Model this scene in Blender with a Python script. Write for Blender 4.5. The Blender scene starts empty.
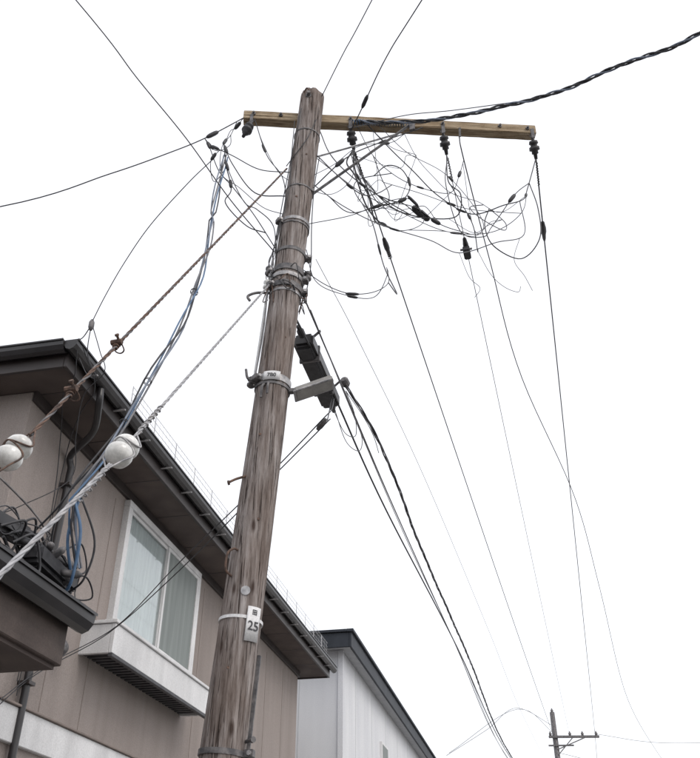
import bpy, bmesh, math, random
from mathutils import Vector, Matrix
random.seed(7)
scene=bpy.context.scene
col=bpy.context.collection
V=Vector

# ------------------------------------------------------------------ materials
def base_mat(name, rough=0.7, metal=0.0, spec=0.5):
    m=bpy.data.materials.new(name); m.use_nodes=True
    b=m.node_tree.nodes['Principled BSDF']
    b.inputs['Roughness'].default_value=rough
    b.inputs['Metallic'].default_value=metal
    b.inputs['Specular IOR Level'].default_value=spec
    return m,m.node_tree,b
def noisy(name,c1,c2,scale=8,stretch=(1,1,1),rough=0.7,metal=0.0,bump=0.0,spec=0.5,detail=6,lo=0.35,hi=0.65,bscale=None,streak=0):
    m,nt,b=base_mat(name,rough,metal,spec)
    N=nt.nodes.new; L=nt.links.new
    tc=N('ShaderNodeTexCoord'); mp=N('ShaderNodeMapping'); mp.inputs['Scale'].default_value=stretch
    L(tc.outputs['Object'],mp.inputs['Vector'])
    n=N('ShaderNodeTexNoise'); n.inputs['Scale'].default_value=scale; n.inputs['Detail'].default_value=detail
    L(mp.outputs[0],n.inputs['Vector'])
    r=N('ShaderNodeValToRGB'); r.color_ramp.elements[0].position=lo; r.color_ramp.elements[1].position=hi
    r.color_ramp.elements[0].color=(*c1,1); r.color_ramp.elements[1].color=(*c2,1)
    L(n.outputs['Fac'],r.inputs[0]); last=r.outputs[0]
    if streak:
        mp2=N('ShaderNodeMapping'); mp2.inputs['Scale'].default_value=(5,5,.35); L(tc.outputs['Object'],mp2.inputs['Vector'])
        n4=N('ShaderNodeTexNoise'); n4.inputs['Scale'].default_value=1; n4.inputs['Detail'].default_value=5; L(mp2.outputs[0],n4.inputs['Vector'])
        n5=N('ShaderNodeTexNoise'); n5.inputs['Scale'].default_value=90; n5.inputs['Detail'].default_value=2; L(tc.outputs['Object'],n5.inputs['Vector'])
        r4=N('ShaderNodeValToRGB'); r4.color_ramp.elements[0].position=.3; r4.color_ramp.elements[0].color=(1-streak,1-streak,1-streak,1); r4.color_ramp.elements[1].position=.6; L(n4.outputs['Fac'],r4.inputs[0])
        r5=N('ShaderNodeValToRGB'); r5.color_ramp.elements[0].position=.35; r5.color_ramp.elements[0].color=(.84,.84,.84,1); r5.color_ramp.elements[1].position=.65; L(n5.outputs['Fac'],r5.inputs[0])
        for s in (r4,r5):
            mx=N('ShaderNodeMix'); mx.data_type='RGBA'; mx.blend_type='MULTIPLY'; mx.inputs[0].default_value=1
            L(last,mx.inputs[6]); L(s.outputs[0],mx.inputs[7]); last=mx.outputs[2]
    L(last,b.inputs['Base Color'])
    if bump:
        n2=N('ShaderNodeTexNoise'); n2.inputs['Scale'].default_value=bscale or scale*3; n2.inputs['Detail'].default_value=5
        L(mp.outputs[0],n2.inputs['Vector'])
        bp=N('ShaderNodeBump'); bp.inputs['Strength'].default_value=bump; bp.inputs['Distance'].default_value=0.01
        L(n2.outputs['Fac'],bp.inputs['Height']); L(bp.outputs[0],b.inputs['Normal'])
    return m
def wood_mat(name,dark,mid,light,crack,sx=1,axis='z'):
    m,nt,b=base_mat(name,0.9,0,0.15)
    N=nt.nodes.new; L=nt.links.new
    tc=N('ShaderNodeTexCoord')
    def mapped(s):
        mp=N('ShaderNodeMapping'); mp.inputs['Scale'].default_value=s; L(tc.outputs['Object'],mp.inputs['Vector']); return mp
    lng=lambda w,l: (w,w,l) if axis=='z' else (l,w,w)
    n1=N('ShaderNodeTexNoise'); n1.inputs['Scale'].default_value=1; n1.inputs['Detail'].default_value=9; n1.inputs['Roughness'].default_value=.72
    L(mapped(lng(38*sx,2.6)).outputs[0],n1.inputs['Vector'])
    r1=N('ShaderNodeValToRGB'); e=r1.color_ramp.elements; e[0].position=.34; e[0].color=(*dark,1); e[1].position=.68; e[1].color=(*light,1)
    k=e.new(.5); k.color=(*mid,1)
    L(n1.outputs['Fac'],r1.inputs[0])
    n2=N('ShaderNodeTexNoise'); n2.inputs['Scale'].default_value=1; n2.inputs['Detail'].default_value=4; n2.inputs['Roughness'].default_value=.6
    L(mapped(lng(75*sx,1.5)).outputs[0],n2.inputs['Vector'])
    r2=N('ShaderNodeValToRGB'); e=r2.color_ramp.elements; e[0].position=.34; e[0].color=(*crack,1); e[1].position=.42; e[1].color=(1,1,1,1)
    L(n2.outputs['Fac'],r2.inputs[0])
    n3=N('ShaderNodeTexNoise'); n3.inputs['Scale'].default_value=2.6; n3.inputs['Detail'].default_value=6
    L(mapped((1.5,1.5,.8)).outputs[0],n3.inputs['Vector'])
    r3=N('ShaderNodeValToRGB'); e=r3.color_ramp.elements; e[0].position=.36; e[0].color=(.74,.69,.665,1); e[1].position=.62; e[1].color=(1.05,1.06,1.08,1)
    L(n3.outputs['Fac'],r3.inputs[0])
    vo=N('ShaderNodeTexVoronoi'); vo.inputs['Scale'].default_value=1; L(mapped((7,7,2.3) if axis=='z' else (1.5,9,9)).outputs[0],vo.inputs['Vector'])
    r5=N('ShaderNodeValToRGB'); e=r5.color_ramp.elements; e[0].position=.05; e[0].color=(.32,.27,.25,1); e[1].position=.13; e[1].color=(1,1,1,1)
    L(vo.outputs['Distance'],r5.inputs[0])
    last=r1.outputs[0]
    for s in (r2,r3,r5):
        mx=N('ShaderNodeMix'); mx.data_type='RGBA'; mx.blend_type='MULTIPLY'; mx.inputs[0].default_value=1
        L(last,mx.inputs[6]); L(s.outputs[0],mx.inputs[7]); last=mx.outputs[2]
    L(last,b.inputs['Base Color'])
    bp=N('ShaderNodeBump'); bp.inputs['Strength'].default_value=.9; bp.inputs['Distance'].default_value=.012
    mm=N('ShaderNodeMath'); mm.operation='ADD'; L(n1.outputs['Fac'],mm.inputs[0]); L(r2.outputs[0],mm.inputs[1])
    L(mm.outputs[0],bp.inputs['Height']); L(bp.outputs[0],b.inputs['Normal'])
    return m
M={}
M['pole']=wood_mat('weathered_wood',(.115,.092,.081),(.245,.214,.198),(.42,.39,.375),(.20,.17,.16))
M['arm']=wood_mat('crossarm_wood',(.18,.135,.085),(.36,.28,.185),(.50,.42,.31),(.42,.35,.28),1.2,'x')
M['blk']=noisy('black_rubber',(.020,.020,.023),(.045,.045,.05),20,rough=.55)
M['gry']=noisy('grey_cable',(.11,.11,.12),(.19,.19,.20),15,rough=.6)
M['lgt']=noisy('galvanised_strand',(.24,.24,.25),(.42,.42,.43),30,rough=.5,metal=.3)
M['blu']=noisy('blue_cable',(.06,.12,.22),(.10,.18,.30),15,rough=.5)
M['blu2']=noisy('slate_cable',(.12,.15,.20),(.19,.22,.28),15,rough=.5)
M['stl']=noisy('galvanised_steel',(.20,.20,.21),(.42,.41,.41),25,rough=.55,metal=.4,bump=.3)
M['dstl']=noisy('dull_steel',(.08,.08,.085),(.19,.18,.18),25,rough=.6,metal=.4,bump=.2)
M['rst']=noisy('rusty_steel',(.06,.042,.036),(.16,.10,.075),40,rough=.9,bump=.4)
M['por']=noisy('porcelain',(.60,.595,.57),(.80,.80,.78),9,rough=.2,spec=.6,bump=.05,streak=.12)
M['pvc']=noisy('white_conduit',(.5,.5,.5),(.68,.68,.68),10,rough=.4)
M['stucco']=noisy('taupe_stucco',(.305,.266,.247),(.36,.318,.298),1.3,(1,1,.35),rough=.95,bump=.9,spec=.1,bscale=60,lo=.3,hi=.7,streak=.12)
M['fascia']=noisy('dark_brown_fascia',(.032,.026,.025),(.050,.041,.040),4,rough=.45)
M['soffit']=noisy('brown_soffit',(.08,.062,.057),(.115,.09,.08),3,rough=.8)
M['gutter']=noisy('black_gutter',(.022,.021,.023),(.036,.034,.036),4,rough=.35)
M['white']=noisy('white_paint',(.64,.64,.645),(.77,.77,.775),3,(1,1,.4),rough=.55,streak=.12)
M['joint']=noisy('sealant_joint',(.19,.16,.145),(.24,.20,.18),9,rough=.9)
M['siding']=noisy('white_siding',(.62,.63,.66),(.71,.72,.74),1.2,(1,1,.3),rough=.7,bump=.1,streak=.05)
M['siding2']=noisy('siding_joint',(.42,.43,.45),(.5,.51,.52),5,rough=.8)
M['navy']=noisy('navy_fascia',(.022,.026,.034),(.034,.039,.049),3,rough=.6,spec=.25)
M['brownw']=noisy('brown_board',(.065,.046,.040),(.10,.075,.065),3,(1,1,4),rough=.7,bump=.2,streak=.25)
M['curtain']=noisy('white_curtain',(.66,.68,.69),(.80,.82,.82),4,(1,9,.3),rough=.9)
M['screen']=noisy('insect_screen',(.15,.17,.165),(.21,.235,.225),2,(1,6,.3),rough=.6)
M['roof']=noisy('roof_metal',(.05,.045,.045),(.08,.07,.07),4,rough=.5)
M['asph']=noisy('asphalt',(.04,.04,.042),(.065,.065,.066),40,rough=.95,bump=.5)
M['conc']=noisy('concrete',(.28,.27,.26),(.38,.37,.35),8,rough=.9,bump=.3)
M['line']=noisy('road_paint',(.6,.6,.6),(.78,.78,.78),20,rough=.8)
M['lens']=noisy('grey_plastic',(.27,.26,.25),(.37,.36,.34),10,rough=.5,streak=.2)
M['latt']=noisy('lattice_dark',(.035,.035,.04),(.07,.07,.075),10,rough=.6)
M['guard']=noisy('snow_guard_wire',(.42,.42,.43),(.58,.58,.59),30,rough=.5)
g,nt,b=base_mat('window_glass',.03,0,.8); b.inputs['Base Color'].default_value=(.9,.95,.95,1)
b.inputs['Transmission Weight'].default_value=1.0; b.inputs['IOR'].default_value=1.45; M['glass']=g

# ------------------------------------------------------------------ helpers
def empty(name,loc=(0,0,0)):
    o=bpy.data.objects.new(name,None); o.location=loc; o.empty_display_size=.2; col.objects.link(o); return o
def link(o,parent):
    col.objects.link(o)
    if parent:
        o.parent=parent; o.matrix_parent_inverse=Matrix.Translation(-parent.location)
    return o
def mesh_obj(name,bm,mat,parent,smooth=False):
    me=bpy.data.meshes.new(name); bm.to_mesh(me); bm.free()
    for k in (mat if isinstance(mat,(list,tuple)) else [mat]): me.materials.append(M[k])
    if smooth:
        for p in me.polygons: p.use_smooth=True
    return link(bpy.data.objects.new(name,me),parent)
def bm_box(bm,a,b):
    a=V(a);b=V(b)
    vs=[bm.verts.new((x,y,z)) for x in (a.x,b.x) for y in (a.y,b.y) for z in (a.z,b.z)]
    for f in ((0,1,3,2),(4,6,7,5),(0,4,5,1),(2,3,7,6),(0,2,6,4),(1,5,7,3)): bm.faces.new([vs[i] for i in f])
def box(name,a,b,mat,parent,bev=.004):
    bm=bmesh.new(); bm_box(bm,a,b); bmesh.ops.recalc_face_normals(bm,faces=bm.faces[:])
    if bev: bmesh.ops.bevel(bm,geom=bm.edges[:],offset=bev,segments=1,affect='EDGES')
    return mesh_obj(name,bm,mat,parent)
def frame_from(d,up=V((0,0,1))):
    d=V(d).normalized()
    if abs(d.dot(up))>.98: up=V((0,1,0))
    x=up.cross(d).normalized(); y=d.cross(x).normalized(); return x,y,d
def obox(name,p0,p1,w,h,mat,parent,bev=.003,up=V((0,0,1))):
    p0=V(p0);p1=V(p1); x,y,d=frame_from(p1-p0,up); L=(p1-p0).length
    bm=bmesh.new(); bm_box(bm,(-w/2,-h/2,0),(w/2,h/2,L)); bmesh.ops.recalc_face_normals(bm,faces=bm.faces[:])
    if bev: bmesh.ops.bevel(bm,geom=bm.edges[:],offset=bev,segments=2,affect='EDGES')
    mt=Matrix(((x.x,y.x,d.x,p0.x),(x.y,y.y,d.y,p0.y),(x.z,y.z,d.z,p0.z),(0,0,0,1)))
    bm.transform(mt); return mesh_obj(name,bm,mat,parent)
def lathe(name,prof,p0,axis,mat,parent,seg=20,smooth=True):
    x,y,d=frame_from(axis); p0=V(p0); bm=bmesh.new(); rings=[]
    for z,r in prof:
        rings.append([bm.verts.new(p0+d*z+(x*math.cos(t)+y*math.sin(t))*max(r,1e-4)) for t in [2*math.pi*i/seg for i in range(seg)]])
    for a,b in zip(rings,rings[1:]):
        for i in range(seg): bm.faces.new((a[i],a[(i+1)%seg],b[(i+1)%seg],b[i]))
    bm.faces.new(rings[0][::-1]); bm.faces.new(rings[-1]); bmesh.ops.recalc_face_normals(bm,faces=bm.faces[:])
    return mesh_obj(name,bm,mat,parent,smooth)
def cat(pts,n=8):
    P=[V(p) for p in pts]; P=[2*P[0]-P[1]]+P+[2*P[-1]-P[-2]]; out=[]
    for i in range(1,len(P)-2):
        a,b,c,d=P[i-1:i+3]
        for k in range(n):
            t=k/n; out.append(.5*((2*b)+(c-a)*t+(2*a-5*b+4*c-d)*t*t+(3*b-a-3*c+d)*t**3))
    out.append(P[-2]); return out
def wire(name,paths,r,mat,parent,res=1,smooth=8,radii=None):
    cu=bpy.data.curves.new(name,'CURVE'); cu.dimensions='3D'; cu.bevel_depth=1.0; cu.bevel_resolution=res
    for i,p in enumerate(paths):
        q=cat(p,smooth) if smooth and len(p)>2 else [V(k) for k in p]
        s=cu.splines.new('POLY'); s.points.add(len(q)-1)
        rr=radii[i] if radii else r
        if res==1: rr*=.84
        for pt,c in zip(s.points,q): pt.co=(*c,1); pt.radius=rr
        s.use_smooth=True
    cu.materials.append(M[mat]); cu.use_fill_caps=True
    return link(bpy.data.objects.new(name,cu),parent)
def span(a,b,sag,n=24):
    a=V(a);b=V(b); return [a.lerp(b,i/n)-V((0,0,sag*4*(i/n)*(1-i/n))) for i in range(n+1)]
def resample(q,step):
    out=[q[0]]; acc=0
    for a,b in zip(q,q[1:]):
        L=(b-a).length
        if L<1e-6: continue
        t=step-acc
        while t<=L: out.append(a.lerp(b,t/L)); t+=step
        acc=(acc+L)%step
    out.append(q[-1]); return out
def twisted(name,pts,R,r,n,pitch,mats,parent,jit=0.0):
    q=resample(cat(pts,14),min(pitch/10,.12))
    strands=[[] for _ in range(n)]; s=0
    for i,p in enumerate(q):
        d=(q[min(i+1,len(q)-1)]-q[max(i-1,0)]); x,y,_=frame_from(d)
        if i: s+=(p-q[i-1]).length
        for k in range(n):
            t=2*math.pi*(s/pitch+k/n)+jit*.8*math.sin(s*2.3+k); rr=R*(1+jit*math.sin(s*3.1+k*2.1))
            strands[k].append(p+x*math.cos(t)*rr+y*math.sin(t)*rr)
    for k in range(n): wire(name+'_strand_%d'%(k+1),[strands[k]],r*1.1,mats[k%len(mats)],parent,smooth=0)
def wrap(name,p,axis,rad,r,turns,length,mat,parent):
    x,y,d=frame_from(axis); pts=[]
    N=int(turns*12)
    for i in range(N+1):
        t=2*math.pi*turns*i/N; pts.append(V(p)+d*(length*(i/N-.5))+(x*math.cos(t)+y*math.sin(t))*rad)
    wire(name,[pts],r,mat,parent,smooth=0)

# ------------------------------------------------------------------ ground, road
gm=empty('ground')
bm=bmesh.new(); bm_box(bm,(-600,-600,-.3),(600,900,0)); mesh_obj('ground_sheet',bm,'conc',gm)
rd=empty('road'); bm=bmesh.new(); bm_box(bm,(-1.2,-200,-.1),(4.2,600,.006)); mesh_obj('carriageway',bm,'asph',rd)
for x in (-.9,3.85):
    bm=bmesh.new(); bm_box(bm,(x,-200,-.05),(x+.12,600,.010)); mesh_obj('edge_line',bm,'line',rd)
kb=empty('kerb'); box('kerb_stone',(-1.36,-100,-.1),(-1.2,300,.13),'conc',kb,.01); box('kerb_stone_far',(4.2,-100,-.1),(4.36,300,.13),'conc',kb,.01)

# ------------------------------------------------------------------ utility pole
TOP=V((-1.325,4.82,7.96)); BOT=V((-1.81,4.67,0))
def pax(z): return BOT.lerp(TOP,z/7.96)
def prad(z): return .136-(.136-.106)*z/7.96
PD=(TOP-BOT).normalized()
def ppt(z,ang,off=0):
    a=math.radians(ang); return pax(z)+V((math.cos(a),math.sin(a),0))*(prad(z)+off)
FR=-71; RT=FR+90; LF=FR-90
up_=empty('utility_pole',BOT)
bm=bmesh.new(); seg=48; rings=[]
nz=150
ph=[random.uniform(0,6.28) for _ in range(6)]
for i in range(nz+1):
    z=-.3+(8.26)*i/nz; c=pax(z); r0=prad(z)
    ring=[]
    for k in range(seg):
        t=2*math.pi*k/seg
        r=r0*(1+.018*math.sin(2*t+ph[0]+z*.4)+.012*math.sin(3*t+ph[1]-z*.7)+.014*math.sin(z*2.3+ph[2])*math.sin(t+ph[3])+random.uniform(-.006,.006))
        for kk,zc in ((37,1.7),(40,3.6),(35,5.2),(43,4.4),(38,7.0),(9,3),(22,5)):
            if k==kk+int(.6*math.sin(z*1.1)) and abs(z-zc)<.9: r*=.955-.02*math.cos((z-zc)*1.7)
        ring.append(bm.verts.new((c.x+math.cos(t)*r,c.y+math.sin(t)*r,z+(0 if i<nz else random.uniform(-.015,.015)))))
    rings.append(ring)
for a,b_ in zip(rings,rings[1:]):
    for k in range(seg): bm.faces.new((a[k],a[(k+1)%seg],b_[(k+1)%seg],b_[k]))
tv=bm.verts.new((TOP.x,TOP.y,TOP.z+.02))
for k in range(seg): bm.faces.new((rings[-1][k],rings[-1][(k+1)%seg],tv))
bm.faces.new(rings[0][::-1])
mesh_obj('wood_trunk',bm,'pole',up_,True)

# crossarm -------------------------------------------------------
AL=V((-1.934,4.755,7.76)); AD=V((.9649,.2621,0)); AN=V((-.2621,.9649,0))
AC=AL.copy()
def arm(s,h,n=0):  # metres along arm, metres below arm centre line, metres away from street side
    return AC+AD*s+V((0,0,-h))+AN*n
bm=bmesh.new(); bm_box(bm,(0,-.045,-.052),(2.63,.045,.052)); bmesh.ops.subdivide_edges(bm,edges=[e for e in bm.edges if e.calc_length()>1],cuts=30)
for v in bm.verts: v.co+=V((0,random.uniform(-.0015,.0015),random.uniform(-.0015,.0015)))
bmesh.ops.recalc_face_normals(bm,faces=bm.faces[:])
armob=mesh_obj('crossarm',bm,'arm',None)
bv=armob.modifiers.new('bevel','BEVEL'); bv.width=.007; bv.segments=2; bv.limit_method='ANGLE'
armob.matrix_world=Matrix(((AD.x,AN.x,0,AL.x),(AD.y,AN.y,0,AL.y),(0,0,1,AL.z),(0,0,0,1)))
armob.parent=up_; armob.matrix_parent_inverse=Matrix.Translation(-up_.location)
for s in (.09,.33,.95,1.42,1.78,2.3,2.55):
    lathe('crossarm_bolt',[(0,.018),(.012,.018),(.012,.009),(.03,.009)],arm(s,random.uniform(-.015,.015),-.046),-AN,'dstl',up_,8,False)
lathe('pole_top_bolt',[(0,.028),(.008,.028),(.008,.016),(.045,.016)],ppt(7.86,FR-20),V((.3,-.95,0)),'dstl',up_,8,False)
wire('pole_top_clip',[[ppt(7.88,FR-10,.01),ppt(7.93,FR-25,.03),ppt(7.9,FR-42,.015)]],.007,'rst',up_)
obox('brace_flat',ppt(6.74,RT-10,.004),arm(1.47,.06,-.06),.035,.007,'dstl',up_,.001)
obox('brace_rod',ppt(7.16,RT-20,.004),arm(1.36,.06,.05),.022,.006,'lgt',up_,.001)
lathe('brace_bolt',[(0,.016),(.02,.016)],ppt(6.74,RT-25,.0),V((.6,-.8,0)),'dstl',up_,8,False)
obox('brace_clamp',arm(1.50,.0,-.055),arm(1.50,.11,-.055),.05,.02,'dstl',up_)
hang=[(.076,.0),(.949,.0),(1.78,.0),(2.59,.0)]
ends=[]
for i,(s,n) in enumerate(hang):
    p=arm(s,.055,n)
    obox('hanger_strap',p+V((0,0,.05))-AN*.052,p-V((0,0,.07))-AN*.052,.03,.006,'dstl',up_,.001)
    dirv=V((.05,.55,-.8)) if i!=0 else V((-.3,-.1,-1))
    q=p-V((0,0,.04))-AN*.03
    lathe('dead_end_insulator',[(0,.012),(.03,.014),(.035,.036),(.06,.042),(.068,.03),(.085,.03),(.09,.045),(.118,.047),(.125,.028),(.15,.03),(.155,.018),(.20,.014)],q,dirv,'blk',up_,16)
    wire('insulator_eye',[[q+V((0,0,.05)),q+V((.02,0,.02)),q,q+V((-.02,0,.02)),q+V((0,0,.05))]],.006,'dstl',up_)
    ends.append(q+dirv.normalized()*.19)
def band(z,h,mat,off=.003,t=.004,name='steel_band'):
    c=pax(z); r=prad(z)+off
    lathe(name,[(-h/2,r-.01),(-h/2,r+t),(h/2,r+t),(h/2,r-.01)],c,PD,mat,up_,36,False)
def lug(z,ang,mat='dstl',L=.07):
    c=ppt(z,ang,.0); a=math.radians(ang); d=V((math.cos(a),math.sin(a),0)); sd=V((-d.y,d.x,0))
    obox('band_lug',c,c+d*.05,.05,.04,mat,up_)
    lathe('band_bolt',[(0,.013),(.012,.013),(.012,.007),(L,.007),(L,.012),(L+.01,.012)],c+d*.03-sd*L/2,sd,'stl',up_,8,False)
band(6.37,.03,'stl'); band(6.33,.015,'dstl'); band(6.05,.03,'dstl')
band(5.86,.05,'dstl',.006); band(5.79,.035,'stl',.008); band(5.70,.05,'dstl',.006); band(5.64,.02,'stl')
band(4.86,.05,'stl'); band(4.81,.02,'dstl')
band(7.42,.012,'dstl',.002,.003); band(6.74,.014,'dstl',.002,.003)
band(3.19,.018,'white',.003,.003,'white_strap'); band(2.47,.03,'dstl')
for z,a in ((6.36,LF+25),(6.05,RT),(5.86,LF+10),(5.79,RT-20),(5.70,LF+30),(5.70,RT-5),(4.86,LF+5),(4.86,LF+35),(2.47,RT-20)): lug(z,a)
for z,a in ((5.9,LF-5),(5.72,LF+15),(5.86,RT-5),(4.88,LF-5)):
    lathe('spool_insulator',[(0,.02),(.01,.03),(.025,.03),(.035,.018),(.045,.018),(.055,.03),(.07,.03),(.08,.02)],ppt(z,a,.035)-PD*.04,PD,'por' if z<5.8 and z>5 else 'dstl',up_,14)
for k in range(16):
    a0=random.choice([LF,LF,RT,FR])+random.uniform(-30,30); z0=random.uniform(5.58,6.0)
    wire('tie_wire',[[ppt(z0,a0,.01),ppt(z0+random.uniform(-.06,.06),a0+12,.05),ppt(z0+random.uniform(-.12,.12),a0+30,.03),ppt(z0-.08,a0+45,.008)]],.0045,random.choice(['lgt','dstl','blk','blk','rst']),up_)
wire('hook_bracket',[[ppt(5.66,LF+10,.0),ppt(5.64,LF+10,.1),ppt(5.6,LF+8,.16),ppt(5.56,LF+8,.14)]],.012,'dstl',up_)
wire('hook_bracket',[[ppt(4.84,LF+20,.0),ppt(4.86,LF+20,.07),ppt(4.94,LF+15,.09)]],.011,'dstl',up_)
wire('hook_bracket',[[ppt(4.80,LF+60,.0),ppt(4.76,LF+62,.03),ppt(4.68,LF+60,.02)]],.011,'dstl',up_)
wire('hook_bracket',[[ppt(4.80,LF+75,.0),ppt(4.77,LF+78,.04),ppt(4.7,LF+78,.03)]],.010,'dstl',up_)
wire('conduit',[[ppt(6.0,LF+12,.02),ppt(5.8,LF+12,.025),ppt(5.5,LF+8,.022),ppt(5.2,LF+8,.02),ppt(4.84,LF+8,.02)]],.013,'pvc',up_)
wire('conduit_wire',[[ppt(6.4,LF+30,.01),ppt(5.8,LF+22,.03),ppt(5.3,LF+20,.012),ppt(4.9,LF+20,.02)]],.005,'gry',up_)
wire('trunk_wires',[[ppt(7.68,LF+50,.02),ppt(7.3,LF+35,.012),ppt(6.8,LF+20,.014),ppt(6.4,LF+12,.02),ppt(6.0,LF+15,.03)],[ppt(7.6,LF+10,.02),ppt(7.2,LF+22,.01),ppt(6.7,LF+45,.012),ppt(6.3,LF+30,.02),ppt(5.9,LF+15,.05)],[ppt(7.2,RT-10,.02),ppt(6.8,RT-20,.012),ppt(6.4,RT-10,.02),ppt(5.95,RT-8,.05),ppt(5.6,RT-5,.03)],[ppt(7.55,FR+30,.012),ppt(7.3,FR+5,.008),ppt(7.1,FR-40,.01),ppt(7.05,LF,.03)]],.0048,'blk',up_)
def plate(name,z,ang,wdeg,h,mat,off=.010,t=.003):
    bm=bmesh.new(); r=prad(z)+off; n=8; c=pax(z); grid=[]
    for rr in (r,r+t):
        for zz in (-h/2,h/2):
            grid.append([bm.verts.new(c+PD*zz+V((math.cos(math.radians(ang-wdeg/2+wdeg*i/n)),math.sin(math.radians(ang-wdeg/2+wdeg*i/n)),0))*rr) for i in range(n+1)])
    ib,it,ob,ot=grid
    for i in range(n):
        for q in ((ob[i],ob[i+1],ot[i+1],ot[i]),(ib[i+1],ib[i],it[i],it[i+1]),(it[i],ot[i],ot[i+1],it[i+1]),(ib[i],ib[i+1],ob[i+1],ob[i])): bm.faces.new(q)
    bm.faces.new((ib[0],ob[0],ot[0],it[0])); bm.faces.new((ib[n],it[n],ot[n],ob[n])); bmesh.ops.recalc_face_normals(bm,faces=bm.faces[:])
    return mesh_obj(name,bm,mat,up_,True)
def txt(s,z,ang,size,off,rot=0):
    cu=bpy.data.curves.new('label_text','FONT'); cu.body=s; cu.size=size; cu.align_x='CENTER'; cu.align_y='CENTER'; cu.extrude=.0005; cu.offset=.0008
    o=bpy.data.objects.new('label_text',cu); cu.materials.append(M['blk'])
    a=math.radians(ang); n=V((math.cos(a),math.sin(a),0)); x=V((-n.y,n.x,0)); y=PD
    x,y=x*math.cos(rot)+y*math.sin(rot),y*math.cos(rot)-x*math.sin(rot)
    p=ppt(z,ang,off); link(o,None)
    o.matrix_world=Matrix(((x.x,y.x,n.x,p.x),(x.y,y.y,n.y,p.y),(x.z,y.z,n.z,p.z),(0,0,0,1)))
    o.parent=up_; o.matrix_parent_inverse=Matrix.Translation(-up_.location)
plate('number_plate',3.15,FR+33,38,.2,'white',.010); txt('25',3.135,FR+33,.075,.0150); txt('田',3.215,FR+33,.034,.0150)
plate('band_label',4.86,FR-8,52,.07,'white',.012); txt('7B0',4.86,FR-8,.040,.0165)
lathe('round_tag',[(0,.028),(.006,.028)],ppt(3.34,FR+2,.002),V((.3,-.95,0)),'lgt',up_,18,False)
wire('step_bolt',[[ppt(4.12,LF+38,-.02),ppt(4.08,LF+30,.05),ppt(4.04,LF+30,.10)]],.010,'rst',up_)
lathe('step_bolt_head',[(0,.016),(.012,.016)],ppt(4.04,LF+30,.095),V((-.8,-.3,-.3)),'rst',up_,8,False)
wire('rusty_hook',[[ppt(3.44,LF+42,.0),ppt(3.47,LF+42,.05),ppt(3.56,LF+44,.06),ppt(3.6,LF+48,.03),ppt(3.6,LF+52,.0)]],.009,'rst',up_)
lathe('step_bolt_side',[(0,.010),(.06,.010),(.06,.017),(.075,.017)],ppt(2.53,RT-25,0),V((.6,-.5,.0)),'dstl',up_,8,False)
obox('earth_cover',ppt(1.2,RT-8,.004),ppt(3.0,RT-8,.004),.03,.02,'dstl',up_)
for z,a in ((6.6,FR-10),(5.2,FR+20),(4.4,FR-20),(3.8,FR+12),(2.9,FR-15),(7.1,FR+8)):
    lathe('nail_head',[(0,.009),(.006,.009)],ppt(z,a,-.002),V((.3,-.95,0)),'rst',up_,8,False)

sb=ppt(4.80,RT-30,0)
box_=empty('pole_mounted_box',sb)
obox('mount_arm',ppt(4.80,RT-15,-.01),ppt(4.80,RT-15,.10),.04,.03,'dstl',box_)
obox('box_body',ppt(4.76,RT-20,.05),ppt(4.86,RT-14,.30),.13,.045,'lens',box_,.01)
obox('box_rim',ppt(4.745,RT-20,.045),ppt(4.845,RT-14,.305),.14,.012,'stl',box_,.003)
# ------------------------------------------------------------------ telecom bundle + closure
tc_=empty('telephone_cable',(-1.32,4.83,5.72))
far_c=V((.7,38,5.7))
ba=[(-1.36,4.86,5.74),(-1.31,6.2,5.69),(-1.23,8.5,5.60),(-1.03,13,5.44),(-.68,21.87,5.32),far_c]
bb=[(-1.42,4.86,5.55),(-1.37,6.0,5.56),(-1.29,8.3,5.50),(-1.0,13,5.38),(-.6,21.9,5.30),far_c]
bc=[(-1.29,6.15,5.72),(-1.17,6.9,5.66),(-1.11,7.9,5.60),(-1.06,9.5,5.50),(-.88,13.5,5.38),(-.58,21.9,5.33),far_c]
wire('messenger',[ba],.008,'dstl',tc_); wire('cable',[bb],.011,'blk',tc_)
twisted('drop_bundle',bc,.009,.0075,3,.9,['blk','gry','blk'],tc_,.3)
wire('thin_cable',[[(-1.27,4.9,6.1),(-1.15,6.2,6.15),(-.9,9,6.1),(-.55,15,6.1),(-.2,22,6.2),(.75,38,6.9)]],.0035,'lgt',tc_)
wire('thin_cable',[[(-1.3,4.9,5.6),(-1.25,6.4,5.5),(-1.15,9,5.38),(-.95,13,5.25),(-.62,21.9,5.2),far_c]],.005,'gry',tc_)
cl=empty('cable_closure',(-1.45,5.7,5.6))
obox('closure_body',(-1.45,5.26,5.61),(-1.43,6.2,5.59),.16,.12,'gutter',cl,.02)
obox('closure_lid',(-1.45,5.29,5.55),(-1.43,6.17,5.53),.11,.03,'blk',cl,.008)
obox('closure_label',(-1.45,5.6,5.532),(-1.44,5.78,5.528),.07,.004,'gry',cl,.001)
for y in (5.45,5.95): obox('closure_strap',(-1.443,y,5.598),(-1.442,y+.025,5.598),.168,.150,'dstl',cl,.004)
for y in (5.35,6.1):
    obox('closure_hanger',(-1.44,y,5.64),(-1.33,y,5.74),.03,.006,'dstl',cl,.001)
for y in (5.2,6.24):
    lathe('cable_gland',[(0,.03),(.06,.03),(.06,.02),(.12,.018)],(-1.44,y,5.6),V((0,-1 if y<5.5 else 1,0)),'blk',cl,12)
lathe('splice_clamp',[(0,.02),(.02,.038),(.08,.038),(.11,.02)],(-1.30,6.1,5.76),V((.1,1,-.05)),'dstl',cl,10,False)
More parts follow.
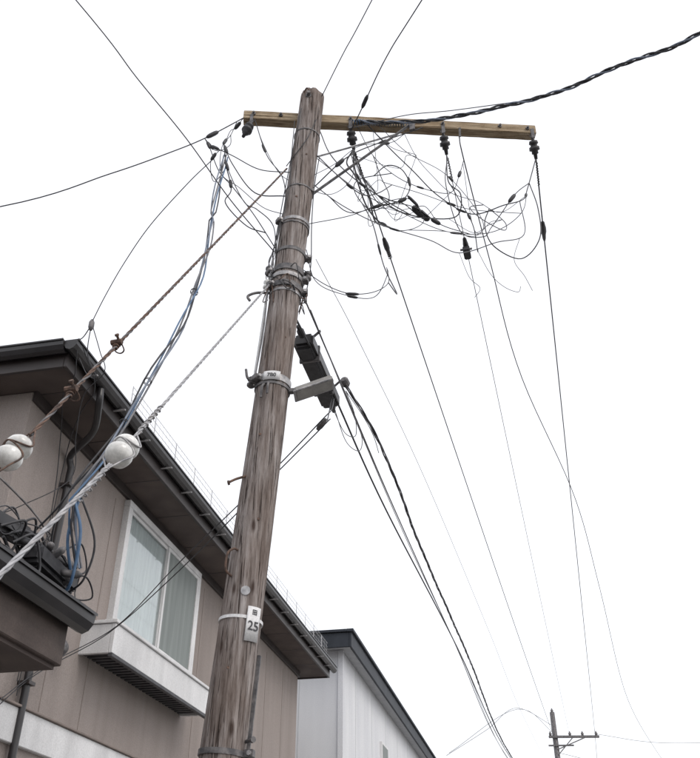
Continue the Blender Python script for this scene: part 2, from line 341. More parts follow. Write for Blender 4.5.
wire('loop_wire',[[(-1.44,6.35,5.6),(-1.38,6.55,5.48),(-1.30,6.65,5.5),(-1.27,6.45,5.6),(-1.3,6.2,5.7)],[(-1.42,6.3,5.58),(-1.38,6.6,5.42),(-1.30,6.8,5.42),(-1.26,6.75,5.52),(-1.28,6.5,5.6)],
 [(-1.3,6.2,5.7),(-1.2,6.5,5.6),(-1.16,6.8,5.56),(-1.18,7.2,5.60)]],.0045,'gry',cl)
# ------------------------------------------------------------------ power lines to next pole
pl=empty('power_line',arm(1.3,.3))
W1=span(ends[1],(.80,38,8.6),.12); W2=span(ends[2],(1.4,38.2,8.8),.10); W4=span(ends[3],(2.4,38.3,8.75),.10)
wire('conductor_1',[W1],.008,'blk',pl,smooth=0); wire('conductor_2',[W2],.0048,'gry',pl,smooth=0); wire('conductor_3',[W4],.008,'blk',pl,smooth=0)
W3=[arm(1.93,.1),arm(1.95,.4),(.087,6.8,7.49),(.33,8.98,7.44),(1.04,12.7,7.47),(1.59,17.1,7.53),(2.67,26,7.42),(4.2,33.8,7.27),(6,42,7.3)]
wire('conductor_4',[W3],.0065,'blk',pl)
obox('hanger_hook',arm(1.93,.04,-.05),arm(1.93,.14,-.03),.02,.01,'dstl',pl,.002)
def along(Wp,dist):
    acc=0
    for a,b_ in zip(Wp,Wp[1:]):
        L=(b_-a).length
        if acc+L>=dist: return a.lerp(b_,(dist-acc)/L),(b_-a).normalized()
        acc+=L
sl=[(0,.008),(.02,.02),(.06,.024),(.10,.03),(.16,.03),(.20,.022),(.26,.018),(.30,.01)]
for Wp,dd in ((W1,1.2),(W2,1.15),(W4,.85)):
    p,dv=along(Wp,dd); lathe('splice_sleeve',[(z,r*.95) for z,r in sl],p,dv,'blk',pl,12)
p,dv=along(W2,1.25); obox('clamp_block',p-V((0,.0,.05)),p+dv*.16-V((0,0,.05)),.07,.07,'blk',pl,.01); lathe('clamp_bolt',[(0,.012),(.12,.012)],p+V((-.06,.05,-.03)),V((1,0,0)),'dstl',pl,8)
p,dv=along(W1,1.45); wrap('clamp_wrap',p,dv,.017,.006,5,.14,'gry',pl)
for Wp in (W1,W2,W4):
    p,dv=along(Wp,.2); wrap('dead_end_wrap',p,dv,.009,.004,9,.3,'dstl',pl)
# jumpers hanging off the arm: centimetres along arm, centimetres below arm, cm offset away
J=[
[(112,6,0),(131,30,4),(150,52,8),(171,80,6),(197,104,0),(222,104,-6),(241,90,-2),(250,66,2),(250,42,0)],
[(97,26,-4),(97,50,-6),(108,79,-2),(129,97,4),(154,102,6),(184,105,2),(188,88,0),(180,66,0),(174,43,0)],
[(66,87,-8),(88,111,-10),(119,128,-6),(159,140,0),(184,146,2),(214,138,2),(238,128,0),(250,116,0)],
[(61,190,-16),(76,204,-18),(94,208,-16),(112,204,-12),(124,190,-6),(124,168,0)],
[(95,32,2),(92,53,0),(99,77,-4),(108,99,-4),(118,116,-2),(125,142,4)],
[(71,61,-8),(103,88,-6),(136,109,0),(176,120,4),(214,118,6),(240,99,2),(254,66,0)],
[(61,20,-6),(78,50,-10),(97,75,-6),(125,94,-2),(148,105,0)],
[(12,14,-4),(20,43,-8),(36,79,-8),(54,98,-12),(78,97,-10),(96,73,-4),(105,50,0)],
[(105,6,0),(116,32,4),(137,65,6),(163,75,6),(182,77,2),(190,58,0),(190,43,0)],
[(67,138,-12),(95,128,-12),(123,105,-10),(145,100,-6),(156,116,-4),(136,132,-8),(113,120,-10)],
[(139,8,0),(154,32,6),(167,58,8),(182,77,6),(203,91,4),(222,100,2),(246,79,0)],
[(150,8,4),(131,22,2),(103,34,-2),(82,55,-6),(68,79,-10)],
[(159,2,-6),(120,29,-8),(91,61,-10),(63,93,-12)],
[(113,32,4),(122,61,6),(128,91,2),(113,108,-2),(99,91,-4),(103,67,0),(124,69,4)],
[(107,102,-4),(113,132,-4),(122,164,0),(132,190,4),(133,197,8)],
[(127,69,0),(153,86,2),(193,91,4),(223,97,6),(237,97,2)],
[(171,32,0),(176,79,-2),(185,128,-4),(203,135,0),(213,116,4),(221,102,4),(236,81,2),(253,55,0)],
[(63,163,-16),(68,196,-16),(89,205,-12),(113,202,-8),(124,178,-4),(137,163,0)],
[(120,8,0),(146,26,4),(180,55,4),(205,108,0),(197,135,-2),(171,132,-4),(141,120,-6)],
[(256,58,0),(256,91,2),(252,128,4),(237,143,6),(212,141,4),(206,120,2),(213,102,0)],
[(73,108,-10),(95,116,-10),(125,108,-8),(148,106,-4),(171,116,0),(197,116,2)],
[(180,66,0),(186,92,-3),(196,120,-2),(200,140,2),(205,165,6)],
[(210,100,4),(226,108,6),(222,122,4),(204,112,2),(196,98,0),(212,88,-2)],
[(147,106,0),(158,100,4),(166,106,2),(160,116,0),(150,112,-2)],
[(116,60,4),(128,44,6),(140,56,4),(146,78,2),(136,96,0),(120,92,-2)],
[(98,30,2),(104,60,4),(112,84,2),(122,96,4),(138,92,6),(152,100,4)],
[(64,60,-12),(84,80,-8),(104,92,-4),(118,88,0),(128,72,2)],
[(96,28,0),(100,58,2),(110,90,0),(116,112,2),(120,126,4)],
]
jp=empty('jumper_cable_tangle',arm(1.5,1.0))
radii=[random.choice([.0035,.0040,.0050,.006]) for _ in J]
radii[4]=.008; radii[-1]=.009; radii[1]=.0065; radii[0]=.006
anchors=[V(e) for e in ends]+[V(h) for Wp in (W1,W2,W4) for h in [along(Wp,k*.15)[0] for k in range(1,12)]]+[V(p) for p in cat(W3[:4],12)]
anchors+=[ppt(5.5+.08*k,a) for k in range(27) for a in (LF+20,LF,RT-20,RT,RT+20)]+[arm(.1*k,.05,-.04) for k in range(27)]
paths=[[arm(a/100,h/100,(n+random.uniform(-5,5))/100) for a,h,n in j] for j in J]
def snap(path,others,first=True,last=True,lim=.35):
    cand=anchors+[p for o in others for p in cat(o,4)]
    for idx,on in ((0,first),(-1,last)):
        if not on: continue
        c=min(cand,key=lambda k:(k-path[idx]).length)
        if (c-path[idx]).length<lim: path[idx]=c
for i,p in enumerate(paths): snap(p,paths[:i])
groups={'blk':[], 'gry':[]}
for i,path in enumerate(paths): groups['gry' if i%4==2 else 'blk'].append((path,radii[i]))
for k,g_ in groups.items(): wire('jumpers_'+k,[p for p,_ in g_],.004,k,jp,radii=[r for _,r in g_])
nodes=[(112,10),(128,70),(149,106),(118,116),(182,77),(223,104),(248,88),(190,45),(97,40),(174,110),(205,108),(160,30),(136,92),(110,80),(122,100),(104,60)]
ex=[]
for k in range(20):
    a,b_=random.sample(nodes,2)
    if abs(a[0]-b_[0])>75: continue
    m_=((a[0]+b_[0])/2+random.uniform(-10,10),max(a[1],b_[1])+random.uniform(2,18))
    q=((a[0]*.7+b_[0]*.3)+random.uniform(-6,6),(a[1]+m_[1])/2+random.uniform(-6,8))
    n=random.uniform(-10,10)
    e_=[arm(x/100,h/100,(n+random.uniform(-4,4))/100) for x,h in (a,q,m_,b_)]
    snap(e_,paths+ex); ex.append(e_)
wire('whiskers',ex,.0030,'blk',jp)
tails=[[(205,150,5),(208,166,5),(218,178,6),(229,182,7),(232,176,7)],[(186,150,2),(190,172,3),(198,182,4),(193,192,4)],[(232,128,3),(229,150,5),(236,166,6),(241,180,7)]]
tl=[]
for t in tails:
    p=[arm(a/100,h/100,n/100) for a,h,n in t]; snap(p,paths,True,False,.5); tl.append(p)
wire('cut_tails',tl,.0027,'blk',jp)
def conn(path,u,L,R_,par,mat='blk'):
    q=cat(path,10); i=min(int(u*(len(q)-2)),len(q)-3); p=q[i]; d=(q[i+2]-q[i]).normalized()
    lathe('connector',[(-L/2,R_*.4),(-L*.38,R_*.85),(-L*.2,R_),(L*.2,R_),(L*.38,R_*.8),(L/2,R_*.4)],p,d,mat,par,10)
for i,p in enumerate(paths):
    if i%3!=1: conn(p,random.uniform(.3,.6),random.uniform(.06,.13),random.uniform(.009,.014),jp)
    if i%4==0: conn(p,random.uniform(.75,.93),random.uniform(.07,.12),random.uniform(.012,.02),jp)
for (a,h) in ((147,103),(152,108)):
    obox('tap_connector',arm(a/100,h/100,-.03),arm(a/100+.09,h/100+.03,.04),.05,.045,'blk',jp,.012)
for s in (1.0,1.04,1.08,1.14,1.18,1.22,1.3,1.37,1.44):
    wrap('arm_cable_tie',arm(s,.05,-.06),AD*.9+V((0,0,.15)),.022,.005,3,.07,random.choice(['blu','blk','gry','blu2']),jp)
LJ=[
[(-4,8,0),(-10,20,0),(-15,48,-4),(-13,77,-6),(4,102,-10),(24,122,-14),(42,130,-18)],
[(-34,26,-2),(-26,43,-2),(-16,70,-4),(-2,98,-8),(18,132,-16),(32,168,-22)],
[(-28,41,0),(-6,55,-2),(18,69,-6),(44,85,-12)],
[(-16,42,0),(-4,69,-4),(16,97,-8),(44,108,-14)],
[(0,4,0),(-7,8,2),(-10,20,2),(-13,38,0)],
[(12,18,0),(23,48,-4),(38,85,-10),(42,120,-14),(38,150,-20),(34,182,-24)],
[(-14,62,0),(-4,91,-4),(-6,118,-8),(12,140,-12),(30,150,-18)],
[(-34,30,2),(-22,36,4),(-10,34,2),(-6,20,0)],
[(-16,44,2),(-24,58,4),(-20,76,4),(-10,70,0)],
[(-14,44,0),(-8,72,-4),(8,110,-8),(20,128,-14),(34,150,-20),(36,176,-22)],
]
wl1=[(-1.93,4.74,7.74),(-2.23,4.65,7.44),(-2.5,4.55,7.2),(-2.9,4.4,6.88),(-3.65,4.18,6.44),(-5.5,3.7,5.9),(-9,3,5.6)]
bl=[(-2.04,4.70,7.24),(-2.03,4.58,6.6),(-1.99,4.43,5.86),(-1.98,4.30,5.4),(-2.0,4.17,4.97),(-2.07,4.0,4.47),(-2.12,3.89,4.12),(-2.15,3.79,3.86),(-2.24,3.73,3.57),(-2.24,3.80,3.40),(-2.21,3.86,3.24)]
anchors+=cat(wl1[:4],6)+cat(bl[:3],8)
lj=[[arm(a/100,h/100,(n+random.uniform(-4,4))/100) for a,h,n in j] for j in LJ]
for i,p in enumerate(lj): snap(p,lj[:i],lim=.3)
wire('left_jumpers',lj,.0045,'blk',jp,radii=[random.choice([.004,.005,.006]) for _ in LJ])
for p in lj: conn(p,random.uniform(.05,.3),random.uniform(.08,.13),random.uniform(.011,.018),jp)
conn(wl1[:3],.45,.13,.02,jp)
# ------------------------------------------------------------------ overhead lines other directions
oh=empty('overhead_wire',TOP)
wire('wire_top',[[(-1.27,4.85,7.93),(-.95,4.37,7.87),(-.62,3.91,7.83),(.9,1.8,7.8),(2.9,-1,7.9),(8,-8,8.6)]],.005,'blk',oh)
wire('wire_top_2',[[arm(.95,.12),(-.87,4.81,7.70),(-.59,4.40,7.76),(-.23,3.96,7.79),(1.2,2.2,7.8),(4,-1.2,8.1),(8,-6,8.6)]],.006,'blk',oh)
lathe('connector',[(0,.01),(.03,.018),(.1,.018),(.13,.01)],(-.87,4.81,7.70),V((.25,-.4,.05)),'blk',oh,10)
wire('wire_left',[wl1],.006,'blk',oh)
wire('wire_upper_left',[[(-1.56,4.73,6.08),(-1.85,4.45,6.42),(-2.13,4.12,6.81),(-2.42,3.75,7.13),(-2.76,3.26,7.51),(-4,1.4,8.6),(-7,-3,10.2)]],.0055,'blk',oh)
tw=empty('twisted_service_cable',(-.89,4.89,7.58))
twisted('twist',[arm(1.02,.04,-.06),(-.60,4.9,7.55),(-.21,4.9,7.5),(.29,4.81,7.42),(.77,4.7,7.36),(1.22,4.48,7.28),(1.74,4.2,7.13),(2.9,3.4,7.0),(6,1.5,7.4)],.011,.0085,3,.34,['blk','blu2','blk'],tw,.3)
wire('loose_strand',[[arm(.98,.1,-.04),(-.5,4.9,7.62),(-.1,4.88,7.56),(.5,4.77,7.40)]],.005,'gry',tw)
# guys
gw=empty('guy_wire',(-1.5,4.79,7.0))
g0=V((-1.5,4.74,7.0)); g1=V((-1.625,2.27,3.0)); gd=(g1-g0).normalized(); gend=g1+gd*(3.0/-gd.z)
twisted('rusty_strand',[g0,g0.lerp(g1,.5),g1-gd*.12],.0045,.0044,3,.16,['rst','dstl','rst'],gw)
twisted('lower_strand',[g1+gd*.10,g1+gd*1.2,gend],.0045,.0044,3,.16,['rst','dstl','rst'],gw)
ball=[(-.088,.012),(-.085,.03),(-.074,.046),(-.055,.056),(-.038,.058),(-.026,.054),(-.016,.044),(-.010,.030),(-.006,.026),(.006,.026),(.010,.030),(.016,.044),(.026,.054),(.038,.058),(.055,.056),(.074,.046),(.085,.03),(.088,.012)]
def guy_ins(c,dv,k,par,m2='rst'):
    lathe('porcelain_insulator',[(z*k,r*k) for z,r in ball],c,dv,'por',par,32)
    x,y,_=frame_from(dv)
    for s in (-1,1):
        e=V(c)+dv*s*.085*k
        wire('thimble_loop',[[e+dv*s*.11*k,e+x*.035*k*s+dv*s*.03*k,e-dv*s*.05*k+x*.062*k*s,e-dv*s*.085*k+y*.062*k,e-dv*s*.05*k-x*.062*k*s,e-x*.035*k*s+dv*s*.03*k,e+dv*s*.11*k]],.005*k,m2,par)
guy_ins(g1,gd,.82,gw)
for t in (.80,.90):
    p=g0.lerp(g1,t); wrap('preformed_grip',p,gd,.011,.005,4,.07,'rst',gw)
    x_,y_,_=frame_from(gd); lathe('wire_clip',[(-.025,.013),(.025,.013)],p+y_*.012,x_,'rst',gw,8,False); lathe('clip_bolt',[(0,.006),(.04,.006),(.04,.010),(.048,.010)],p+x_*.012,y_,'rst',gw,8,False)
    wire('clip_loop',[[p+x_*.02,p+x_*.02-y_*.03,p-x_*.0-y_*.042,p-x_*.02-y_*.03,p-x_*.02]],.004,'rst',gw)
gg=empty('insulated_guy_wire',(-1.54,4.78,5.74))
q0=V((-1.56,4.70,5.74)); q1=V((-1.35,2.5,3.1)); qd=(q1-q0).normalized(); q2=V((-1.245,1.8,2.36))
twisted('upper_strand',[q0,q0.lerp(q1,.5),q1-qd*.13],.0042,.0040,3,.20,['lgt','lgt','stl'],gg)
guy_ins(q1,qd,.88,gg,'stl')
dd=(q2-(q1+qd*.1)).normalized()
twisted('lower_strand',[q1+qd*.13,q2,q2+dd*(2.36/-dd.z)],.0045,.0044,3,.20,['lgt','lgt','stl'],gg)
wrap('preformed_grip',q1-qd*.35,qd,.0095,.0035,7,.3,'stl',gg); wrap('preformed_grip',q1+qd*.3,qd,.010,.0035,6,.25,'stl',gg)
# ------------------------------------------------------------------ service drop (blue/grey bundle)
sd=empty('service_drop_cable',(-2.04,4.7,7.24))
twisted('drop',bl,.017,.0066,4,2.2,['blk','blu','gry','blu2'],sd,.6)
wire('drop_tail',[[(-2.15,3.79,3.86),(-2.3,3.75,3.62),(-2.36,3.78,3.45),(-2.42,3.9,3.3)],[(-2.12,3.89,4.12),(-2.22,3.74,3.75),(-2.33,3.74,3.55),(-2.5,3.8,3.42)],[(-2.21,3.72,3.6),(-2.15,3.85,3.38),(-2.2,3.9,3.2),(-2.3,3.95,3.15)]],.007,'blk',sd)
wire('drop_tail_blue',[[(-2.24,3.73,3.57),(-2.2,3.78,3.4),(-2.24,3.85,3.18),(-2.3,3.9,3.12)],[(-2.22,3.75,3.62),(-2.28,3.8,3.4),(-2.27,3.9,3.2)]],.010,'blu',sd)
for t in (3,5,6):
    p=V(bl[t]); wrap('cable_tie',p,V(bl[t+1])-p,.026,.003,2,.02,'blk',sd)
hd=empty('house_drop_wire',(-2.1,4.57,7.05))
wire('drop_wire',[[(-2.1,4.57,7.05),(-2.3,4.6,6.85),(-2.66,4.76,6.60),(-2.95,4.96,6.41),(-3.15,5.1,6.2),(-3.32,5.25,6.05)],[(-3.32,5.25,6.05),(-3.28,5.4,5.85),(-3.26,5.5,5.7),(-3.5,5.65,5.59),(-3.62,5.85,5.3),(-3.68,6.0,4.98),(-3.9,5.7,4.6),(-4.1,5.6,4.47)],[(-3.32,5.25,6.04),(-3.36,5.35,5.8),(-3.3,5.45,5.62),(-3.42,5.5,5.7),(-3.5,5.46,5.85)]],.005,'blk',hd)
lathe('drop_clamp',[(0,.012),(.03,.024),(.09,.024),(.12,.012)],(-3.32,5.25,6.08),V((.1,-.1,-1)),'dstl',hd,10)
wire('clamp_hook',[[(-3.32,5.25,6.02),(-3.40,5.3,5.95),(-3.5,5.38,5.98)]],.006,'dstl',hd)
lb=empty('house_telephone_drop',(-1.22,5.0,4.69))
wire('tel_wire',[[(-1.36,6.0,5.5),(-1.22,5.3,4.95),(-1.22,5.02,4.70),(-1.75,5.5,4.55),(-2.7,6.3,4.28),(-3.7,7.3,4.10),(-3.98,6.7,3.6),(-4.0,6.1,3.15)],
 [(-1.38,6.0,5.5),(-1.26,5.35,4.9),(-1.20,5.02,4.66),(-1.75,5.5,4.50),(-2.7,6.3,4.20),(-3.75,7.25,4.02),(-4.0,6.6,3.5),(-4.02,6.0,3.0)]],.0055,'blk',lb)
lathe('drop_grip',[(0,.01),(.03,.022),(.08,.022),(.11,.01)],(-1.2,5.05,4.72),V((-.6,.5,-.3)),'dstl',lb,10)

# ------------------------------------------------------------------ brown house
bh=empty('brown_house',(-8,10,0))
WX=-4.1; Y0=5.8; Y1=15.4; EX=-3.58; EY0=5.46; EY1=15.85
box('walls',(-12,Y0,0),(WX,Y1,5.80),'stucco',bh,.01)
wy0,wy1,wz0,wz1=7.84,10.11,4.30,5.68
fx=WX+.07
box('window_recess',(WX-.02,wy0+.05,wz0+.05),(WX+.006,wy1-.05,wz1-.05),'latt',bh,0)
for n,a,b_ in (('frame_top',(WX-.01,wy0,wz1-.07),(fx,wy1,wz1)),('frame_sill',(WX-.01,wy0-.02,wz0-.0),(fx+.03,wy1+.02,wz0+.06)),('frame_near',(WX-.01,wy0,wz0+.062),(fx,wy0+.09,wz1-.072)),('frame_far',(WX-.01,wy1-.07,wz0+.062),(fx,wy1,wz1-.072))):
    box(n,a,b_,'white',bh,.004)
mid=9.02
def sash(y0,y1,x,mat,nm):
    z0,z1=wz0+.065,wz1-.075
    t=.045
    box(nm+'_sash_near',(x-.02,y0,z0),(x+.015,y0+t,z1),'white',bh,.002); box(nm+'_sash_far',(x-.02,y1-t,z0),(x+.015,y1,z1),'white',bh,.002)
    box(nm+'_sash_bottom',(x-.02,y0+t+.001,z0),(x+.014,y1-t-.001,z0+.05),'white',bh,.002); box(nm+'_sash_top',(x-.02,y0+t+.001,z1-.04),(x+.014,y1-t-.001,z1),'white',bh,.002)
    box(nm+'_pane',(x-.002,y0+t,z0+.05),(x+.002,y1-t,z1-.04),mat,bh,0)
bm=bmesh.new(); n=120; A=[];B=[]
for i in range(n+1):
    y=wy0+.1+(mid-wy0-.1)*i/n; x=WX+.012+.005*math.sin(i*.75+.6*math.sin(i*.21))
    A.append(bm.verts.new((x,y,wz0+.08))); B.append(bm.verts.new((x,y,wz1-.09)))
for i in range(n): bm.faces.new((A[i],A[i+1],B[i+1],B[i]))
mesh_obj('curtain',bm,'curtain',bh,True)
sash(wy0+.092,mid+.02,WX+.032,'glass','left')
sash(mid-.02,wy1-.072,WX+.052,'screen','right')
bx0,bx1=7.40,10.05
box('ledge_front',(-3.80,bx0,3.89),(-3.76,bx1,4.165),'white',bh,.004)
box('ledge_near_end',(WX-.01,bx0+.001,3.892),(-3.802,bx0+.04,4.163),'white',bh,.003)
box('ledge_far_end',(WX-.01,bx1-.04,3.892),(-3.802,bx1-.001,4.163),'white',bh,.003)
box('ledge_top',(WX-.01,bx0-.02,4.168),(-3.74,bx1+.02,4.20),'white',bh,.004)
box('ledge_lip',(-3.79,bx0-.015,3.85),(-3.745,bx1+.015,3.885),'latt',bh,.004)
for i in range(27):
    y=bx0+.09+i*.094; box('ledge_slat',(WX,y,3.91),(-3.81,y+.05,3.935),'latt',bh,0)
for x in (-4.02,-3.92): box('ledge_rail',(x,bx0+.05,3.94),(x+.03,bx1-.05,3.965),'latt',bh,0)
box('belt_band',(WX-.01,Y0-.03,2.95),(WX+.05,Y1+.03,3.22),'white',bh,.006)
box('belt_cap',(WX-.01,Y0-.05,3.222),(WX+.075,Y1+.05,3.24),'joint',bh,.003)
for y in (6.9,7.62,10.42,11.4,12.4,13.4,14.4): box('wall_joint',(WX-.01,y,3.26),(WX+.003,y+.010,5.6),'joint',bh,0)
box('soffit',(-12.4,EY0+.04,5.80),(EX-.03,EY1-.04,5.83),'soffit',bh,0)
box('soffit_trim',(WX+.002,Y0,5.70),(WX+.04,Y1,5.799),'fascia',bh,.003)
y=EY0+.4
while y<EY1-.2: box('soffit_joint',(WX+.04,y,5.797),(EX-.062,y+.012,5.802),'fascia',bh,0); y+=.91
box('fascia_street',(EX-.06,EY0,5.78),(EX-.028,EY1,6.0),'fascia',bh,.004)
box('fascia_near',(-12.4,EY0,5.78),(EX-.062,EY0+.03,6.0),'fascia',bh,.004)
box('fascia_far',(-12.4,EY1-.03,5.78),(EX-.062,EY1,6.0),'fascia',bh,.004)
def gutter(name,p0,p1,out,mat,par,w=.12):
    p0=V(p0);p1=V(p1);out=V(out); prof=[(0,.0),(0,-.05),(.02,-.085),(.055,-.10),(.09,-.085),(.115,-.05),(.12,.0),(.13,.005),(.13,-.01)]
    bm=bmesh.new(); A=[bm.verts.new(p0+out*a*w/.12+V((0,0,z))) for a,z in prof]; B=[bm.verts.new(p1+out*a*w/.12+V((0,0,z))) for a,z in prof]
    for i in range(len(prof)-1): bm.faces.new((A[i],A[i+1],B[i+1],B[i]))
    bm.faces.new(A[:7]); bm.faces.new(B[:7][::-1])
    bmesh.ops.recalc_face_normals(bm,faces=bm.faces[:]); return mesh_obj(name,bm,mat,par)
gutter('gutter_street',(EX-.026,EY0-.10,5.985),(EX-.026,EY1+.1,5.985),(1,0,0),'gutter',bh)
gutter('gutter_near',(-12.4,EY0-.002,5.985),(EX-.03,EY0-.002,5.985),(0,-1,0),'gutter',bh)
y=EY0+.3
while y<EY1:
    box('gutter_bracket',(EX-.024,y,5.870),(EX+.10,y+.022,5.880),'stl',bh,0); y+=.6
bm=bmesh.new()
e=[(EX+.02,EY0-.05,6.02),(EX+.02,EY1+.05,6.02),(-12.5,EY1+.05,6.02),(-12.5,EY0-.05,6.02)]
r=[(-8.0,9.3,7.5),(-8.0,12.0,7.5)]
vs=[bm.verts.new(p) for p in e+r]; lo=[bm.verts.new((p[0],p[1],6.0)) for p in e]
for f in ((0,1,5,4),(1,2,5),(2,3,4,5),(3,0,4)): bm.faces.new([vs[i] for i in f])
for i in range(4): bm.faces.new((lo[i],lo[(i+1)%4],vs[(i+1)%4],vs[i]))
bm.faces.new(lo[::-1]); bmesh.ops.recalc_face_normals(bm,faces=bm.faces[:]); mesh_obj('hip_roof',bm,'roof',bh)
# snow guard fence at the eave
bm=bmesh.new(); gx=EX-.01; gz=6.05
y=EY0+1.2
while y<EY1-.3:
    bm_box(bm,(gx-.004,y-.004,gz-.05),(gx+.004,y+.004,gz+.29)); y+=.60
for z in (.06,.13,.21,.28): bm_box(bm,(gx-.002,EY0+1.2,gz+z),(gx+.002,EY1-.3,gz+z+.0035))
y=EY0+1.2
while y<EY1-.3: bm_box(bm,(gx-.001,y,gz),(gx+.001,y+.0022,gz+.28)); y+=.09
mesh_obj('snow_guard',bm,'guard',bh)
wire('downpipe',[[(EX+.02,6.0,5.88),(EX+.02,6.02,5.74),(EX-.15,6.3,5.62),(WX+.07,6.5,5.52),(WX+.06,6.55,5.40)]],.032,'gutter',bh,res=4)
wire('downpipe_run',[[(WX+.06,6.55,5.42),(WX+.06,6.55,.1)]],.032,'gutter',bh,res=4,smooth=0)
for z in (5.2,4.2,3.4,2.2): box('pipe_bracket',(WX,6.50,z),(WX+.11,6.60,z+.03),'fascia',bh,.002)
lathe('vent_hood',[(0,.07),(.03,.075),(.10,.07),(.13,.04)],(WX,6.95,3.83),V((1,0,-.15)),'dstl',bh,18)
wire('eave_cables',[[(-3.5,5.4,5.9),(-3.6,5.6,5.76),(-3.8,5.8,5.74),(-4.0,6.2,5.6),(-4.05,6.4,4.9),(-4.05,6.42,3.4)],[(-3.45,5.4,5.92),(-3.5,5.8,5.76),(-3.85,6.2,5.74),(-4.06,6.45,5.3),(-4.06,6.47,3.3)]],.0055,'blk',bh)

# ------------------------------------------------------------------ neighbouring low house (lower-left corner)
nh=empty('neighbour_house',(-5,1,0))
box('walls',(-9,-3.0,0),(-2.95,3.75,2.78),'stucco',nh,.01)
box('soffit',(-9,-3.4,2.80),(-2.40,4.11,2.83),'soffit',nh,0)
box('fascia_street',(-2.43,-3.4,2.82),(-2.37,4.13,3.09),'brownw',nh,.006)
box('fascia_end',(-9,4.09,2.822),(-2.432,4.13,3.088),'brownw',nh,.004)
box('drip_edge',(-2.44,-3.4,3.092),(-2.34,4.15,3.12),'gutter',nh,.004)
box('soffit_beam',(-2.75,-3.3,2.70),(-2.66,4.05,2.795),'brownw',nh,.006)
gutter('gutter',(-2.368,-3.4,3.10),(-2.368,4.18,3.10),(1,0,0),'gutter',nh)
bm=bmesh.new(); vs=[bm.verts.new(p) for p in ((-2.36,-3.45,3.13),(-2.36,4.16,3.13),(-9,4.16,5.0),(-9,-3.45,5.0),(-2.36,-3.45,3.16),(-2.36,4.16,3.16),(-9,4.16,5.05),(-9,-3.45,5.05))]
for f in ((0,1,2,3),(7,6,5,4),(0,4,5,1),(1,5,6,2),(2,6,7,3),(3,7,4,0)): bm.faces.new([vs[i] for i in f])
bmesh.ops.recalc_face_normals(bm,faces=bm.faces[:]); mesh_obj('roof',bm,'roof',nh)
jb=empty('cable_junction',(-2.4,3.9,3.25))
obox('junction_box',(-2.36,3.60,3.24),(-2.38,4.05,3.22),.14,.10,'blk',jb,.02)
obox('junction_box_2',(-2.42,3.3,3.30),(-2.40,3.62,3.32),.10,.09,'gutter',jb,.02)
obox('junction_bracket',(-2.40,3.2,3.18),(-2.40,4.1,3.18),.05,.05,'dstl',jb,.004)
pp=[]
for k in range(18):
    y=random.uniform(3.2,4.0); x=-2.38+random.uniform(-.06,.08); z=3.25+random.uniform(-.05,.1)
    pp.append([(x,y,z),(x+random.uniform(-.02,.06),y+.10,z+random.uniform(.0,.09)),(x+random.uniform(-.05,.06),y+.2,z+random.uniform(-.1,.05)),(x+random.uniform(-.05,.05),y+.12,z-.08),(x,y-.05,z-.04)])
wire('cable_coils',pp,.008,'blk',jb,radii=[random.choice([.004,.006,.008,.010]) for _ in pp])
for k in range(8):
    lathe('splice_cap',[(0,.012),(.02,.02),(.09,.02),(.11,.008)],(-2.34+random.uniform(-.03,.06),random.uniform(3.5,4.05),3.25+random.uniform(-.04,.08)),V((random.uniform(-1,1),random.uniform(-1,1),random.uniform(-.5,.5))),random.choice(['blk','gutter','dstl']),jb,10)
wire('support_wire',[[(-3.1,2.9,4.1),(-2.7,3.4,3.75),(-2.45,3.75,3.5),(-2.38,3.9,3.3)]],.006,'dstl',jb)

# ------------------------------------------------------------------ white building
wb=empty('white_building',(-8,25,0))
bx=-3.75
box('walls',(-14,17.6,0),(bx,37,6.80),'siding',wb,.01)
for i in range(9):
    y=19.0+i*2.0; box('siding_joint',(bx-.01,y,3),(bx+.004,y+.012,6.75),'siding2',wb,0)
for i in range(4):
    x=bx-.9-i*1.8; box('siding_joint',(x,17.596,3),(x+.012,17.61,6.75),'siding2',wb,0)
box('corner_trim',(bx-.08,17.57,0),(bx+.03,17.65,6.79),'siding',wb,.004)
box('soffit',(-14,17.25,6.802),(-3.5,37.3,6.82),'siding2',wb,0)
box('fascia_street',(-3.52,17.2,6.74),(-3.47,37.4,7.04),'navy',wb,.006)
box('fascia_near',(-14,17.2,6.742),(-3.522,17.25,7.038),'navy',wb,.006)
box('cap_street',(-3.56,17.15,7.042),(-3.42,37.45,7.10),'navy',wb,.004)
box('cap_near',(-14,17.15,7.044),(-3.562,17.28,7.098),'navy',wb,.004)
box('roof',(-14,17.3,6.9),(-3.6,37.3,7.03),'roof',wb,0)
box('window_frame',(bx-.01,22.1,4.9),(bx+.06,23.0,5.85),'white',wb,.005); box('window_pane',(bx+.062,22.16,4.96),(bx+.064,22.94,5.79),'screen',wb,0)

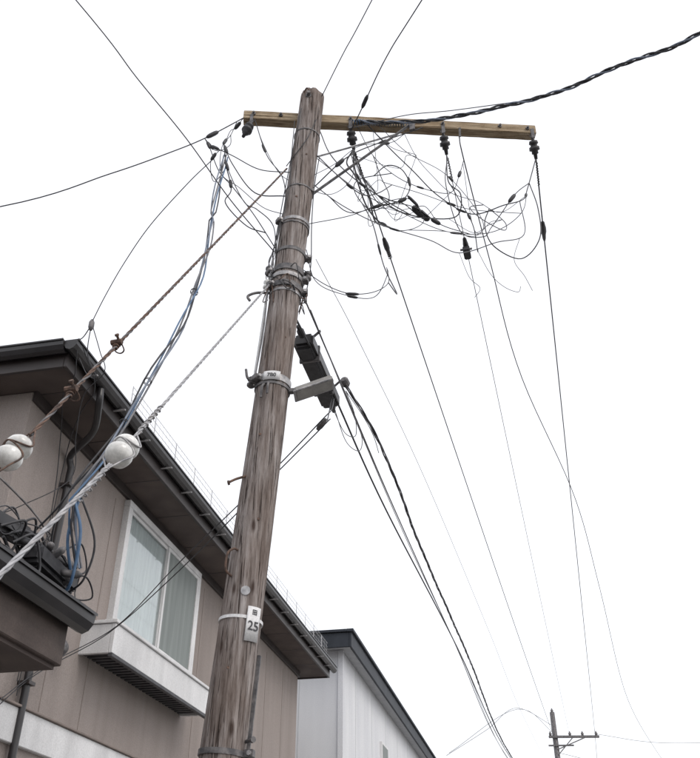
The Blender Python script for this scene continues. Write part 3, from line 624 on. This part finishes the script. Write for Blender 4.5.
# ------------------------------------------------------------------ distant pole
dp=empty('utility_pole.001',(.8,38,0))
lathe('trunk',[(0,.16),(5,.13),(9.75,.10)],(.8,38,0),V((0,0,1)),'dstl',dp,16)
obox('crossarm',(.55,37.85,8.78),(2.55,38.2,8.78),.09,.09,'dstl',dp)
obox('crossarm_lower',(.5,37.85,8.45),(1.5,38.0,8.45),.06,.06,'dstl',dp)
obox('brace',(.85,37.9,8.1),(1.5,38.0,8.75),.04,.04,'dstl',dp)
obox('brace',(.85,37.9,8.3),(2.0,38.08,8.75),.04,.04,'dstl',dp)
for x,z in ((.62,8.8),(1.4,8.8),(1.9,8.8),(2.45,8.8),(.8,9.7)):
    lathe('pin_insulator',[(0,.02),(.05,.05),(.12,.06),(.16,.03),(.2,.02)],(x,37.9+(x-.55)*.17,z),V((0,0,1)),'dstl',dp,10)
wire('far_wires',[[(.8,38,9.2),(-.5,31.9,8.64),(-1.5,30,7.6),(-2.7,28,6.5)],[(.8,38,8.9),(-.5,31.9,8.60),(-2.9,31,7.1)],[(2.45,38.3,8.9),(5,39,8.6),(9,40,8.7)],[(.8,38,8.2),(3,40,8.1),(9,44,8.3)],[(.8,38,9.6),(1.4,60,9.3)],[(2.4,38,9.0),(3.5,60,9.0)]],.010,'gry',dp)

# ------------------------------------------------------------------ world, sun
w=bpy.data.worlds.new("World"); scene.world=w; w.use_nodes=True; nt=w.node_tree; N=nt.nodes.new; L=nt.links.new
bg=nt.nodes['Background']; out=nt.nodes['World Output']
sky=N('ShaderNodeTexSky'); sky.sky_type='NISHITA'; sky.sun_disc=False; sky.sun_elevation=math.radians(48)
sky.dust_density=4; sky.air_density=1
L(sky.outputs[0],bg.inputs[0]); bg.inputs[1].default_value=.05
tcw=N('ShaderNodeTexCoord'); nw=N('ShaderNodeTexNoise'); nw.inputs['Scale'].default_value=1.6; nw.inputs['Detail'].default_value=5
L(tcw.outputs['Generated'],nw.inputs['Vector'])
rw=N('ShaderNodeValToRGB'); rw.color_ramp.elements[0].position=.3; rw.color_ramp.elements[0].color=(.91,.905,.92,1); rw.color_ramp.elements[1].position=.7; rw.color_ramp.elements[1].color=(.98,.975,.98,1)
L(nw.outputs['Fac'],rw.inputs[0])
bg2=N('ShaderNodeBackground'); L(rw.outputs[0],bg2.inputs[0]); bg2.inputs[1].default_value=1.12
ad=N('ShaderNodeAddShader'); L(bg.outputs[0],ad.inputs[0]); L(bg2.outputs[0],ad.inputs[1]); L(ad.outputs[0],out.inputs['Surface'])
sun=bpy.data.lights.new('sun','SUN'); sun.energy=.8; sun.angle=math.radians(25); sun.color=(1,.98,.95)
so=bpy.data.objects.new('sun',sun); col.objects.link(so)
az=math.radians(60); el=math.radians(48)
sdir=V((math.sin(az)*math.cos(el),-math.cos(az)*math.cos(el),math.sin(el)))
so.rotation_euler=(-sdir).to_track_quat('-Z','Y').to_euler(); so.location=(5,-5,15)
sky.sun_rotation=math.atan2(sdir.x,sdir.y)

# ------------------------------------------------------------------ camera
cam=bpy.data.cameras.new('camera'); co=bpy.data.objects.new('camera',cam); col.objects.link(co)
cam.sensor_fit='VERTICAL'; cam.sensor_height=24; cam.lens=27.07; cam.clip_start=.05; cam.clip_end=3000
co.location=(0,0,1.6); co.rotation_euler=(math.radians(90+33.7),0,math.radians(11.5))
scene.camera=co
scene.view_settings.view_transform='Standard'; scene.view_settings.look='None'; scene.view_settings.exposure=0
